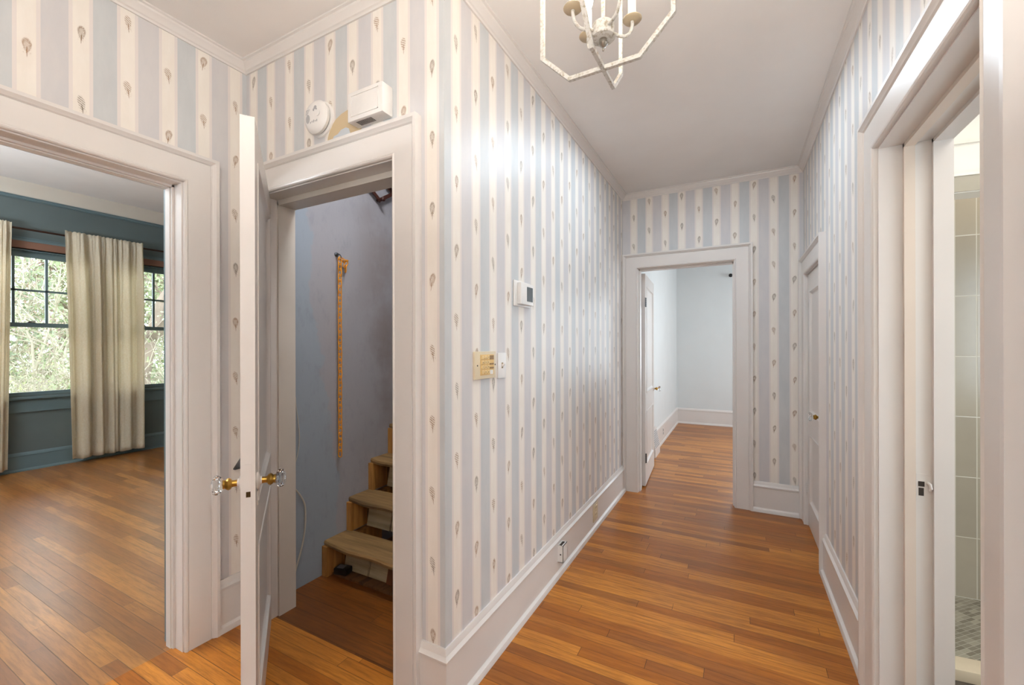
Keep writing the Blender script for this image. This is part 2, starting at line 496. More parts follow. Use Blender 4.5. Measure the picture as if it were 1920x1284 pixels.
def knob(parent, x, y, z, side, s=1.0, rose_mat=None):
    """glass door knob on brass shank, pointing to local -y (side=-1) or +y (side=1)."""
    M = Matrix.Translation((x, y, z)) @ Matrix.Rotation(R(90 if side < 0 else -90), 4, 'X') @ Matrix.Scale(s, 4)
    k = MB().lathe([(.0, .0), (.027, 0), (.027, .004), (.021, .008), (.013, .010), (.013, .014), (0, .014)], M, 24).build('rosette', rose_mat or M_trim, parent, 40, True)
    b_ = MB().lathe([(0, .012), (.011, .012), (.010, .022), (.011, .028), (.017, .032), (.0195, .038), (.017, .043), (.013, .047), (.0145, .052), (0, .052)], M, 24).build('knob_shank', M_brass, parent, 40, True)
    g = MB().lathe([(0, .052), (.013, .052), (.022, .056), (.0295, .063), (.0305, .070), (.026, .078), (.015, .083), (0, .084)], M, 12).build('glass_knob', M_glass, parent, False, True)
    g['label'] = 'faceted clear glass knob'; b_['label'] = 'brass knob shank'
    return k, b_, g
def hinge(parent, x, y, z, mat, h=.09):
    m = MB().box(x - .018, y - .003, z - h / 2, x + .018, y, z + h / 2, 0)
    for k in range(5):
        m.lathe([(0, 0), (.006, 0), (.006, h / 5 - .002), (0, h / 5 - .002)], Matrix.Translation((x, y - .006, z - h / 2 + k * h / 5)), 10)
    return m.build('hinge', mat, parent, False, True)

# ---- door_1: cased opening to the blue room, in the left wall
d1 = structure(empty('door_1', (XA, .51, 0)))
fA = lambda s, t, z: (XA + t, s, z)
casing_mesh(fA, .035, .990, 2.095).build('casing', M_trim, d1, 25)
j = MB()
j.box(-2.33, .985, 0, XA + .001, 1.003, 2.09).box(-2.33, .02, 0, XA + .001, .04, 2.09).box(-2.33, .02, 2.09, XA + .001, 1.003, 2.112)
j.box(-2.30, .972, 0, -2.262, .985, 2.09).box(-2.30, .04, 0, -2.262, .053, 2.09).box(-2.30, .04, 2.077, -2.262, .985, 2.09)
j.box(-2.262, .976, 0, -2.248, .985, 2.09).box(-2.262, .04, 2.081, -2.248, .985, 2.09)
j.build('jamb', M_trim, d1)
fA2 = lambda s, t, z: (-2.33 - t, s, z)
casing_mesh(fA2, .04, .985, 2.09).build('rear_casing', M_tealt, d1, 25)

# ---- door_2: closet stair door, open into the hall
d2 = structure(empty('door_2', (-1.62, YB, 0)))
fB = lambda s, t, z: (s, YB - t, z)
m = casing_mesh(fB, -2.050, -1.198, 2.104)
m.build('casing', M_trim, d2, 25)
j = MB()
j.box(-2.072, 1.271, 0, -2.056, 1.437, 2.10).box(-1.203, 1.271, 0, -1.183, 1.437, 2.10).box(-2.072, 1.271, 2.10, -1.183, 1.437, 2.12)
j.build('jamb', M_trim, d2)
j = MB()
j.box(-2.056, 1.345, 0, -2.044, 1.437, 2.088).box(-1.215, 1.345, 0, -1.203, 1.437, 2.088).box(-2.056, 1.345, 2.074, -1.203, 1.437, 2.10)
o = j.build('door_stop', M_trim_old, d2); o['label'] = 'worn cream door stop inside the frame'
TH = R(-35.4)
leaf = panel_leaf(.845, 2.066, .040, [(.10, .19, .745, .70), (.10, .855, .745, 1.965)], .012)
d2l = empty('door_leaf', (-2.044 - (-1.62), 1.256 - YB, 0), TH, d2); WM[d2l] = Matrix.Translation((-2.044, 1.256, 0)) @ Matrix.Rotation(TH, 4, 'Z')
lm = leaf.build('leaf_panel', M_trim, d2l, False, True)
def latch(parent):
    m = MB().box(.8452, .012, .845, .8462, .030, .995)
    o = m.build('latch_plate', M_trim, parent, False, True)
    m = MB().box(.8462, .015, .893, .8470, .027, .910); m.build('latch_bolt_hole', M_dbrass, parent, False, True)
latch(d2l)
knob(d2l, .785, 0, .925, -1); knob(d2l, .785, .04, .925, 1)
o = MB().box(.765, .0395, .845, .785, .0425, .89, bev=.003).build('keyhole_cover', M_trim, d2l, True, True)
for z in (.25, 1.75): hinge(d2l, .004, .0, z, M_trim)

# ---- door_3: end doorway with its door ajar into the grey bedroom
d3 = structure(empty('door_3', (-.42, YE, 0)))
fE = lambda s, t, z: (s, YE - t, z)
casing_mesh(fE, -.818, -.021, 2.078).build('casing', M_trim, d3, 25)
MB().box(-.83, YE - .001, 0, -.813, YE + .15, 2.073).box(-.026, YE - .001, 0, -.010, YE + .15, 2.073).box(-.83, YE - .001, 2.073, -.01, YE + .15, 2.088)\
    .box(-.813, YE + .03, 0, -.803, YE + .09, 2.073).box(-.036, YE + .03, 0, -.026, YE + .09, 2.073).box(-.813, YE + .03, 2.062, -.026, YE + .09, 2.073).build('jamb', M_trim, d3)
th3 = R(93.6)
d3l = empty('door_leaf', (-.782 + .42, 4.215 - YE, 0), th3, d3); WM[d3l] = Matrix.Translation((-.782, 4.215, 0)) @ Matrix.Rotation(th3, 4, 'Z')
panel_leaf(.775, 2.045, .036, [(.10, .20, .675, .72), (.10, .90, .675, 1.94)], .012).build('leaf_panel', M_trim, d3l, False, True)
knob(d3l, .715, 0, .885, -1, .95); 
for z in (.28, 1.78): hinge(d3l, .004, .0, z, M_steel)

# ---- door_4: short closed closet door in the right wall
d4 = structure(empty('door_4', (XR, 3.565, 0)))
fR = lambda s, t, z: (XR - t, s, z)
casing_mesh(fR, 3.230, 3.900, 1.900).build('casing', M_trim, d4, 25)
MB().box(XR - .001, 3.222, 0, .53, 3.235, 1.895).box(XR - .001, 3.895, 0, .53, 3.908, 1.895).box(XR - .001, 3.222, 1.895, .53, 3.908, 1.908).build('jamb', M_trim, d4)
d4l = empty('door_leaf', (.005, -.328, 0), R(90), d4); WM[d4l] = Matrix.Translation((XR + .005 + .036, 3.237, 0)) @ Matrix.Rotation(R(90), 4, 'Z')
d4l.location = (.041, -.328, 0)
panel_leaf(.656, 1.878, .034, [(.10, .20, .556, .70), (.10, .86, .556, 1.76)], .012).build('leaf_panel', M_trim, d4l, False, True)
knob(d4l, .052, .034, .905, 1, .9, M_brass)
for z in (.275, 1.728):
    hh = MB().box(.640, .034, z - .045, .660, .037, z + .045)
    for k in range(5): hh.lathe([(0, 0), (.006, 0), (.006, .016), (0, .016)], Matrix.Translation((.657, .041, z - .045 + k * .018)), 10)
    hh.build('hinge', M_trim, d4l, False, True)

# ---- door_5: bathroom doorway in the right wall
d5 = structure(empty('door_5', (XR, 1.63, 0)))
casing_mesh(fR, 1.240, 2.038, 2.095).build('casing', M_trim, d5, 25)
j = MB()
j.box(XR - .001, 2.033, 0, .665, 2.053, 2.09).box(XR - .001, 1.212, 0, .665, 1.245, 2.09).box(XR - .001, 1.212, 2.09, .665, 2.053, 2.11)
j.build('jamb', M_trim, d5)
j = MB()
j.box(.533, 2.019, 0, .5635, 2.033, 2.09).box(.533, 1.245, 0, .5635, 1.259, 2.09).box(.533, 1.245, 2.076, .5635, 2.033, 2.09)
o = j.build('door_stop', paint('peach_cream_paint', srgb(222, 208, 194), .35, .04, 30, .1), d5); o['label'] = 'cream door stop strip'
j = MB().box(.612, 2.020, 0, .665, 2.033, 2.09).box(.612, 1.245, 0, .665, 1.258, 2.09).box(.612, 1.245, 2.077, .665, 2.033, 2.09)
j.build('inner_bead', M_trim, d5)
st = MB().box(.568, 2.0315, .80, .606, 2.0335, .90).build('strike_plate', M_trim, d5)
MB().box(.573, 2.0305, .855, .590, 2.0318, .873).box(.574, 2.0305, .822, .588, 2.0318, .850).build('strike_hole', M_dark, st)
MB().tube([(.598, 2.031, .870), (.603, 2.024, .866), (.606, 2.024, .852), (.604, 2.030, .843)], .005, 8).build('strike_lip', M_trim, st, True)
fR2 = lambda s, t, z: (.60 + t, s, z)

# ------------------------------------------------------------------ far bedroom (pale grey)
wall('wall_bedroom_left', 'Y', -1.08, -.95, YE + .14, 8.16, 0, CEIL, M_far)
wall('wall_bedroom_back', 'X', 8.03, 8.16, -.95, 2.7, 0, CEIL, M_far, [(.12, 1.12, .75, 2.30)])
wall('wall_bedroom_right', 'Y', 2.6, 2.7, YE + .14, 8.03, 0, CEIL, M_far)
structure(MB().box(-1.08, YE + .07, CEIL, 2.7, 8.16, CEIL + .1).build('ceiling_bedroom', M_far))
BB = [(0, 0), (.03, 0), (.03, .01), (.024, .026), (.016, .03), (.016, .225), (.022, .23), (.020, .25), (.010, .262), (0, .27)]
sweep([(-.95, YE + .14), (-.95, 8.03), (2.6, 8.03)], BB, 'baseboard_bedroom', M_trim)
w3 = structure(empty('window_3', (.62, 8.03, .75)))
casing_mesh(lambda s, t, z: (s, 8.03 - t, z), .12, 1.12, 2.30, [(0, 0), (0, .018), (.10, .018), (.10, 0)], .75).build('window_casing', M_trim, w3)
MB().box(.02, 7.97, .72, 1.22, 8.05, .75).build('window_sill', M_trim, w3)
sm = MB()
for z0, z1, y0 in ((.75, 1.54, 8.07), (1.50, 2.30, 8.10)):
    sm.box(.12, y0, z0, .165, y0 + .03, z1).box(1.075, y0, z0, 1.12, y0 + .03, z1).box(.12, y0, z0, 1.12, y0 + .03, z0 + .05).box(.12, y0, z1 - .04, 1.12, y0 + .03, z1)
sm.build('window_sash', M_trim, w3)
MB().box(.16, 8.084, .79, 1.08, 8.087, 1.51).box(.16, 8.114, 1.54, 1.08, 8.117, 2.27).build('pane', M_pane, w3)
rod = thing('curtain_rod', 'black metal curtain rod with a round end knob high on the pale grey far wall', 'curtain rod', (.6, 7.95, 2.53))
MB().tube([(-.075, 7.95, 2.53), (1.35, 7.95, 2.53)], .011, 12).build('rod', M_black, rod, True)
MB().lathe([(0, -.03), (.018, -.026), (.029, -.012), (.030, .004), (.022, .022), (0, .03)], Matrix.Translation((-.095, 7.95, 2.53)) @ Matrix.Rotation(R(90), 4, 'Y'), 16).build('finial', M_black, rod, True)
for x in (-.03, 1.28): MB().box(x, 7.95, 2.515, x + .015, 8.03, 2.53).build('bracket', M_black, rod)
rg = thing('floor_register', 'white slatted heating register standing against the baseboard behind the ajar far door', 'heating register', (-.91, 5.52, 0))
m = MB(); m.strips([[(-.934, y, 0), (-.878, y, 0), (-.878, y, .09), (-.925, y, .33), (-.934, y, .33)] for y in (5.36, 5.70)]); m.build('register_body', M_trim, rg)
m = MB()
for k in range(9):
    z = .11 + k * .022; x = -.8765 - (z - .09) * (.047 / .24)
    m.box(x - .001, 5.385, z, x + .0022, 5.675, z + .010)
m.build('grille', plain('grey_enamel', srgb(176, 178, 180), .5), rg)
o = MB().box(-.934, 6.30, .09, -.929, 6.37, .20).box(-.9295, 6.32, .105, -.9285, 6.35, .14, 1).box(-.9295, 6.32, .15, -.9285, 6.35, .185, 1).build('wall_outlet', [M_plastic, M_dark])
tag(o, 'small power outlet on the far room baseboard beyond the register', 'outlet')

# ------------------------------------------------------------------ blue dining room
XW = -6.95
W1 = (1.303, 2.071); W2 = (2.316, 3.084); WZ = (.83, 2.44)
wall('wall_dining_window', 'Y', XW - .15, XW, -2.2, 4.3, 0, 3.17, M_teal, [(W1[0] - .045, W1[1] + .045, WZ[0], WZ[1]), (W2[0] - .045, W2[1] + .045, WZ[0], WZ[1])])
wall('wall_dining_far', 'X', 4.3, 4.4, XW - .15, -2.26, 0, 3.17, M_teal)
wall('wall_dining_near', 'X', -2.3, -2.2, XW - .15, -2.26, 0, 3.17, M_teal)
structure(MB().box(XW - .15, -2.3, 3.17, -2.26, 4.4, 3.27).build('ceiling_dining', M_ceil))
COVE = [(0, 3.02), (.02, 3.02), (.028, 3.06), (.05, 3.12), (.085, 3.17), (0, 3.17)]
sweep([(XW, -2.2), (XW, 4.3)], COVE, 'trim_2', M_cove)
sweep([(XW, -2.2), (XW, 4.3)], [(0, 2.985), (.012, 2.985), (.022, 2.995), (.022, 3.005), (.030, 3.012), (.030, 3.02), (0, 3.02)], 'trim_3', M_tealt)
TB = [(0, 0), (.03, 0), (.03, .012), (.022, .025), (.016, .028), (.016, .165), (.021, .170), (.018, .185), (.008, .20), (0, .205)]
sweep([(XW, -2.2), (XW, 4.3)], TB, 'baseboard_dining', M_tealt)
def sash_window(n, y0, y1):
    w = structure(empty('window_%d' % n, (XW, (y0 + y1) / 2, .8)))
    f = lambda s, t, z: (XW + t, s, z)
    casing_mesh(f, y0 - .03, y1 + .03, 2.455, [(0, 0), (0, .02), (.10, .02), (.105, .028), (.115, .028), (.115, 0)], .80).build('window_casing', M_tealt, w)
    MB().box(XW - .02, y0 - .17, .785, XW + .05, y1 + .17, .812, bev=.006).box(XW, y0 - .14, .645, XW + .018, y1 + .14, .785).build('window_sill', M_tealt, w)
    fr = MB().box(XW - .15, y0 - .045, .81, XW, y0 - .03, 2.44).box(XW - .15, y1 + .03, .81, XW, y1 + .045, 2.44).box(XW - .15, y0 - .045, 2.43, XW, y1 + .045, 2.455)
    fr.build('window_frame', M_tealt, w)
    # upper sash
    x0, x1 = XW - .085, XW - .05
    up = MB().box(x0, y0 - .03, 1.59, x1, y0, 2.43).box(x0, y1, 1.59, x1, y1 + .03, 2.43).box(x0, y0, 2.365, x1, y1, 2.43).box(x0, y0, 1.59, x1, y1, 1.625)
    pw = (y1 - y0) / 3
    for k in (1, 2): up.box(x0 + .006, y0 + pw * k - .011, 1.62, x1 - .004, y0 + pw * k + .011, 2.37)
    up.box(x0 + .006, y0, 1.985, x1 - .004, y1, 2.007)
    up.build('upper_sash', M_tealt, w)
    MB().box(x0 + .014, y0, 1.62, x0 + .018, y1, 2.37).build('upper_pane', M_pane, w)
    x0, x1 = XW - .048, XW - .013
    lo = MB().box(x0, y0 - .03, .812, x1, y0, 1.63).box(x0, y1, .812, x1, y1 + .03, 1.63).box(x0, y0, .812, x1, y1, .862).box(x0, y0, 1.585, x1, y1, 1.632)
    lo.build('lower_sash', M_tealt, w)
    MB().box(x0 + .014, y0, .86, x0 + .018, y1, 1.59).build('lower_pane', M_pane, w)
    MB().box(x0 - .01, y0 + pw * 1.5 - .03, 1.632, x1, y0 + pw * 1.5 + .03, 1.642, bev=.003).tube([(x0 + .01, y0 + pw * 1.5 - .02, 1.645), (x0 + .01, y0 + pw * 1.5 + .035, 1.655)], .005, 8).build('sash_lock', M_rod, w)
    sh = MB().box(XW - .012, y0 - .028, 2.375 + .075, XW + .028, y1 + .028, 2.53, bev=.008).build('roller_blind', M_shade)
    return w, sh
w, sh = sash_window(1, *W1); tag(sh, 'brown roller blind rolled up at the head of the window left of the gathered curtain', 'blind', 'rolled blinds')
w, sh = sash_window(2, *W2); tag(sh, 'brown roller blind rolled up at the head of the window beside the doorway casing', 'blind', 'rolled blinds')
rod = thing('curtain_rod', 'long dark bronze curtain rod across the teal window wall', 'curtain rod', (XW + .11, 2.2, 2.645))
MB().tube([(XW + .11, .6, 2.645), (XW + .11, 3.9, 2.645)], .011, 12).build('rod', M_rod, rod, True)
for y in (.65, 2.19, 3.85):
    MB().box(XW + .0, y - .008, 2.63, XW + .11, y + .008, 2.642).box(XW, y - .015, 2.60, XW + .006, y + .015, 2.67).build('bracket', M_rod, rod)
def curtain(name, y0, y1, yb0, yb1, zt, zb, folds, label, seed):
    rnd = random.Random(seed); ph = [rnd.uniform(0, 6.28) for _ in range(6)]
    NU, NV = 220, 44; rows = []
    for j in range(NV + 1):
        t = j / NV; z = zt + (zb - zt) * t
        a0 = y0 + (yb0 - y0) * t; a1 = y1 + (yb1 - y1) * t; row = []
        amp = .018 + .034 * min(1, t * 4)
        for i in range(NU + 1):
            u = i / NU
            uu = u + .018 * math.sin(u * 9 + ph[0]) + .010 * math.sin(u * 23 + ph[1] + t * 1.1)
            w = math.sin(uu * folds * 6.283 + ph[2] + .5 * math.sin(t * 2.2 + ph[3]))
            w = (abs(w) ** .8 * (1 if w > 0 else -1)) * (.62 + .3 * math.sin(u * 7 + ph[5])) + .32 * math.sin(uu * folds * 2.4 * 6.283 + ph[4]) * (1 - .6 * t)
            gather = .006 * math.sin(uu * folds * 5 * 6.283) * math.exp(-((t - .05) / .03) ** 2)
            top = .010 * abs(math.sin(uu * folds * 2 * 6.283)) if j == 0 else 0
            x = XW + .155 + amp * w + gather
            row.append((x, a0 + (a1 - a0) * u, z + top + (.006 * math.sin(uu * folds * 6.283 + 1) if j == NV else 0)))
        rows.append(row)
    o = MB().strips(rows, False, False).build(name, M_curt, smooth=80)
    sd = o.modifiers.new('s', 'SOLIDIFY'); sd.thickness = .002
    return tag(o, label, 'curtain', 'curtains on the window wall')
curtain('curtain', 1.905, 2.625, 1.96, 2.625, 2.690, .062, 5, 'cream linen curtain gathered between the two windows', 3)
curtain('curtain', .85, 1.505, .85, 1.475, 2.685, .062, 6, 'cream linen curtain at the far left edge of the room beyond', 5)
curtain('curtain', 3.02, 3.65, 2.945, 3.6, 2.690, .062, 6, 'cream linen curtain mostly hidden behind the doorway casing', 9)

# ------------------------------------------------------------------ stairs and closet
W_tr = wood('worn_stair_wood', srgb(118, 90, 54), srgb(154, 120, 74), 'X', .7)
W_pl = wood('raw_pine', srgb(150, 100, 46), srgb(196, 142, 74), 'Z', .6)
W_lath = wood('pale_lath_boards', srgb(172, 152, 118), srgb(204, 186, 150), 'X', .8)
W_rd = wood('reddish_board', srgb(104, 58, 32), srgb(136, 82, 46), 'Z', .6)
W_dk = wood('dark_board', srgb(84, 56, 30), srgb(112, 76, 40), 'Y', .7)
stair = thing('staircase', 'rough unpainted wooden stair with open risers climbing inside the closet', 'stairs', (-1.63, 1.75, 0))
SX0, SX1 = XA + .004, -1.084
for k in range(11):
    yn = 1.695 + k * .1805; zt = .203 * (k + 1)
    rnd = random.Random(k); m = MB(); n = 24; rings = []
    for i in range(n + 1):
        x = SX0 + (SX1 - SX0) * i / n; wv = .006 * math.sin(i * .9 + k) + rnd.uniform(-.002, .002) + (.02 * math.exp(-i * .9))
        rings.append([(x, yn + wv, zt - .012), (x, yn + wv + .006, zt - .001), (x, yn + .10, zt), (x, yn + .205, zt), (x, yn + .205, zt - .028), (x, yn + wv + .004, zt - .028)])
    m.strips(rings).build('tread', W_tr, stair)
for xs in (SX0, SX1 - .042):
    m = MB()
    for k in range(11):
        y = 1.703 + k * .1805; z = .203 * k
        m.box(xs, y, z, xs + .042, y + .18 + .26, z + .175)
    m.build('stringer', W_pl, stair)
for k in range(11):
    y = 1.812 + k * .1805; z = .203 * k
    for i, (a, b_) in enumerate(((SX0 + .06, -1.93), (-1.92, -1.775), (-1.66, -1.50), (-1.49, -1.36), (-1.35, -1.13))):
        yy = y + .004 * (i % 2)
        MB().strips([[(a, q, z), (b_, q, z), (b_ + .035, q, z + .174), (a + .035, q, z + .174)] for q in (yy, yy + .012)]).build('back_board', W_lath, stair)
    MB().box(SX0 + .043, y + .020, z, SX1 - .043, y + .034, z + .175).build('riser_board', W_dk, stair)
    MB().strips([[(-1.772, q, z), (-1.70, q, z), (-1.665, q, z + .174), (-1.737, q, z + .174)] for q in (y - .01, y + .016)]).build('support_post', W_rd, stair)
MB().box(SX0 + .045, 1.74, 0, SX1 - .045, 1.765, .012).box(SX0 + .045, 1.764, 0, SX1 - .045, 1.812, .008).build('bottom_board', W_dk, stair)
ad = thing('power_adapter', 'black power adapter box with a grey label on the floor under the first stair tread', 'power adapter', (-2.075, 1.764, .0135))
ad.rotation_euler = (0, 0, R(12)); WM[ad] = Matrix.Translation((-2.075, 1.764, .0135)) @ Matrix.Rotation(R(12), 4, 'Z')
MB().box(-.045, -.03, 0, .045, .03, .038, bev=.008).build('case', M_black, ad, True, True)
MB().box(-.030, -.02, .038, .015, .018, .0388).build('sticker', plain('grey_label', srgb(120, 122, 126), .5), ad, False, True)

# chain on its hook
ch = MB()
def link(m, c0, ang, L=.0245, W=.0105, r=.0031, axis='Z', tilt=None):
    n = 20; pts = []
    M = Matrix.Translation(c0) @ (tilt or Matrix()) @ Matrix.Rotation(ang, 4, 'Z')
    for i in range(n):
        a = 2 * math.pi * i / n; s_ = .0125
        pts.append(M @ Vector((W * math.cos(a), 0, L * .45 * math.sin(a) + (s_ if math.sin(a) > .001 else (-s_ if math.sin(a) < -.001 else 0)))))
    rings = []
    ctr = M @ Vector((0, 0, 0)); nrm = (M.to_3x3() @ Vector((0, 1, 0)))
    for i, p in enumerate(pts):
        d = (pts[(i + 1) % n] - pts[i - 1]).normalized(); a_ = d.cross(nrm).normalized()
        rings.append([p + (a_ * math.cos(k * math.pi / 4) + nrm * math.sin(k * math.pi / 4)) * r for k in range(8)])
    rings.append(rings[0]); m.strips(rings, True, False)
CX, CY = XA + .030, 1.815
zz = 1.885; k = 0
while zz > .70:
    link(ch, (CX, CY + random.uniform(-.001, .001), zz), R(90 if k % 2 else 20)); zz -= .0347; k += 1
for i, (dy, dz, tl) in enumerate(((.016, 1.897, 70), (.036, 1.893, 95), (.044, 1.872, 150), (.043, 1.845, 178))):
    link(ch, (CX, CY + dy, dz), R(20 if i % 2 else 90), tilt=Matrix.Rotation(R(tl), 4, 'X'))
o = ch.build('chain', M_orange, smooth=True); tag(o, 'orange plastic link chain hanging from a hook on the blue-grey closet wall', 'chain')
hk = thing('wall_hook', 'small grey metal hook holding the orange chain', 'hook', (XA, CY, 1.925))
MB().lathe([(0, 0), (.014, 0), (.014, .004), (.007, .007), (.007, .018), (0, .018)], Matrix.Translation((XA, CY - .002, 1.928)) @ Matrix.Rotation(R(90), 4, 'Y'), 16).build('hook_plate', M_steel, hk, True)
MB().tube([(XA + .01, CY - .002, 1.928), (XA + .03, CY - .002, 1.926), (XA + .040, CY, 1.915), (XA + .038, CY + .004, 1.900), (XA + .026, CY + .006, 1.896), (XA + .018, CY + .006, 1.902)], .0035, 8).build('hook_arm', M_steel, hk, True)

cab = [(1.47, 1.09), (1.50, 1.10), (1.527, 1.086), (1.533, 1.032), (1.553, .873), (1.543, .761), (1.515, .68), (1.507, .62), (1.522, .575), (1.560, .52), (1.585, .463), (1.590, .40), (1.588, .34), (1.575, .26), (1.554, .187), (1.520, .09), (1.50, .01)]
def smooth_pts(P, n=6):
    out = []
    for i in range(len(P) - 1):
        p0, p1, p2, p3 = P[max(i - 1, 0)], P[i], P[i + 1], P[min(i + 2, len(P) - 1)]
        for k in range(n):
            t = k / n
            out.append(tuple(.5 * (2 * b + (c_ - a) * t + (2 * a - 5 * b + 4 * c_ - d) * t * t + (3 * b - a - 3 * c_ + d) * t ** 3) for a, b, c_, d in zip(p0, p1, p2, p3)))
    out.append(P[-1]); return out
pp = smooth_pts([(y, z) for y, z in cab])
o = MB().tube([(XA + .010, y, z) for y, z in pp], [(.0022 if z > .62 else .0048) for y, z in pp], 8).build('electric_cable', plain('beige_cable', srgb(192, 184, 170), .5), smooth=True)
tag(o, 'beige cable looping down the blue-grey wall just inside the closet door frame', 'cable')

# accordion peg rack high on the closet wall
pr_ = thing('peg_rack', 'dark wood lattice peg rack hung high on the closet wall', 'peg rack', (XA, 2.3, 2.5))
def slat(p, q, x):
    m = MB(); (y0, z0), (y1, z1) = p, q; d = Vector((y1 - y0, z1 - z0)).normalized(); n_ = Vector((-d.y, d.x)) * .012
    a = Vector((y0, z0)) - d * .012; b_ = Vector((y1, z1)) + d * .012
    ring = [a - n_, b_ - n_, b_ + n_, a + n_]
    return m.strips([[(x, v.x, v.y) for v in ring], [(x + .007, v.x, v.y) for v in ring]])
lo = [(2.154 + .125 * i, 2.363 + .085 * (i % 2)) for i in range(8)]
lo = [(2.150, 2.363), (2.283, 2.450), (2.42, 2.363), (2.55, 2.45)]
hi = [(2.02, 2.45), (2.150, 2.54), (2.283, 2.62), (2.42, 2.54), (2.55, 2.62)]
for i, (p, q) in enumerate((((2.150, 2.363), (1.98, 2.475)), ((2.150, 2.363), (2.32, 2.475)), ((2.283, 2.445), (2.13, 2.55)), ((2.02, 2.45), (2.18, 2.555)), ((2.42, 2.363), (2.25, 2.475)), ((2.42, 2.363), (2.58, 2.475)))):
    slat(p, q, XA + .020 + .007 * (i % 2)).build('slat', M_rust, pr_)
for (y, z) in ((2.150, 2.363), (2.283, 2.45), (2.42, 2.363), (2.02, 2.45)):
    MB().lathe([(0, 0), (.008, 0), (.007, .045), (.014, .052), (.015, .062), (.009, .070), (0, .071)], Matrix.Translation((XA + .001, y, z)) @ Matrix.Rotation(R(90), 4, 'Y'), 14).build('peg', M_rust, pr_, True)

# ------------------------------------------------------------------ things on the hall walls
sd = thing('smoke_detector', 'round white smoke detector on the wallpaper above the open closet door', 'smoke detector', (-1.63, YB, 2.365))
MS = Matrix.Translation((-1.622, YB, 2.362)) @ Matrix.Rotation(R(90), 4, 'X')
MB().lathe([(0, 0), (.077, 0), (.077, .008), (.070, .012), (0, .012)], MS, 40).build('mounting_plate', M_plastic, sd, 40)
MB().lathe([(0, .012), (.066, .012), (.066, .018), (.0, .018)], MS, 40).build('vent_ring', plain('grey_vent', srgb(120, 120, 122), .6), sd, 40)
MB().lathe([(0, .018), (.071, .018), (.072, .030), (.064, .040), (.052, .046), (.030, .047), (0, .047)], MS, 40).build('cover', M_plastic, sd, 40)
mk = MB()
def disc(m, x, y, z, r, rz, t=.0006, n=16):
    m.strips([[(x + r * math.cos(2 * math.pi * i / n), yy, z + rz * math.sin(2 * math.pi * i / n)) for i in range(n)] for yy in (y, y - t)])
yf = YB - .047
disc(mk, -1.655, yf, 2.352, .012, .019); disc(mk, -1.608, yf, 2.393, .009, .008); disc(mk, -1.618, yf, 2.385, .005, .006); disc(mk, -1.600, yf, 2.384, .004, .004)
for i in range(5): mk.box(-1.640 + i * .010, yf - .0006, 2.330 + .002 * (i % 2), -1.635 + i * .010, yf, 2.337 + .002 * (i % 3))
for i in range(4): mk.box(-1.668, yf + .0045, 2.372 + i * .006, -1.655 + i * .004, yf - .0002, 2.374 + i * .006)
mk.build('marking', plain('grey_print', srgb(172, 170, 172), .6), sd)
m = MB(); disc(m, -1.590, yf, 2.366, .014, .014, .003, 24); m.build('test_button', M_plastic, sd)

db = thing('doorbell_chime', 'white boxy doorbell chime with a vent grille underneath, on the wall over the closet door', 'doorbell chime', (-1.31, YB, 2.33))
MB().box(-1.397, YB - .058, 2.268, -1.206, YB, 2.386, bev=.006).build('housing', M_plastic, db, 30)
m = MB()
for a, b_, c_, d in ((-1.376, -1.228, 2.285, 2.288), (-1.376, -1.228, 2.367, 2.370), (-1.376, -1.373, 2.285, 2.370), (-1.231, -1.228, 2.285, 2.370)):
    m.box(a, YB - .0605, c_, b_, YB - .057, d)
m.build('face_border', M_plastic, db)
m = MB()
for i in range(12): m.box(-1.36 + i * .0070, YB - .046, 2.2672, -1.3572 + i * .0070, YB - .016, 2.2685)
m.build('grille', M_dark, db)

# bare round patch where older fittings came off
m = MB()
P = [(-1.590, 2.240), (-1.585, 2.275), (-1.566, 2.315), (-1.535, 2.343), (-1.50, 2.358), (-1.46, 2.366), (-1.40, 2.366), (-1.38, 2.30), (-1.38, 2.240)]
m.strips([[(x, yy, z) for x, z in P] for yy in (YB, YB - .0012)])
pt = m.build('trim_4', paint('old_tan_paint', srgb(206, 184, 148), .6, .03)); structure(pt, 'tan unpapered patch on the wallpaper between smoke detector and chime')
P2 = [(-1.563, 2.240), (-1.545, 2.272), (-1.52, 2.276), (-1.50, 2.290), (-1.47, 2.293), (-1.452, 2.284), (-1.445, 2.262), (-1.44, 2.240)]
MB().strips([[(x, yy, z) for x, z in P2] for yy in (YB - .0012, YB - .0024)]).build('paper_scrap', paint('blue_paper', srgb(196, 202, 208), .6, .02), pt)

th = thing('thermostat', 'square white thermostat with a grey screen on the corridor wallpaper', 'thermostat', (XC, 1.91, 1.617))
MB().box(XC, 1.817, 1.556, XC + .008, 1.995, 1.682, bev=.004).build('wall_plate', M_plastic, th, 30)
MB().box(XC + .008, 1.842, 1.565, XC + .032, 1.985, 1.672, bev=.006).build('case', M_plastic, th, 30)
MB().box(XC + .032, 1.905, 1.583, XC + .0335, 1.970, 1.655).build('screen', M_scr, th)

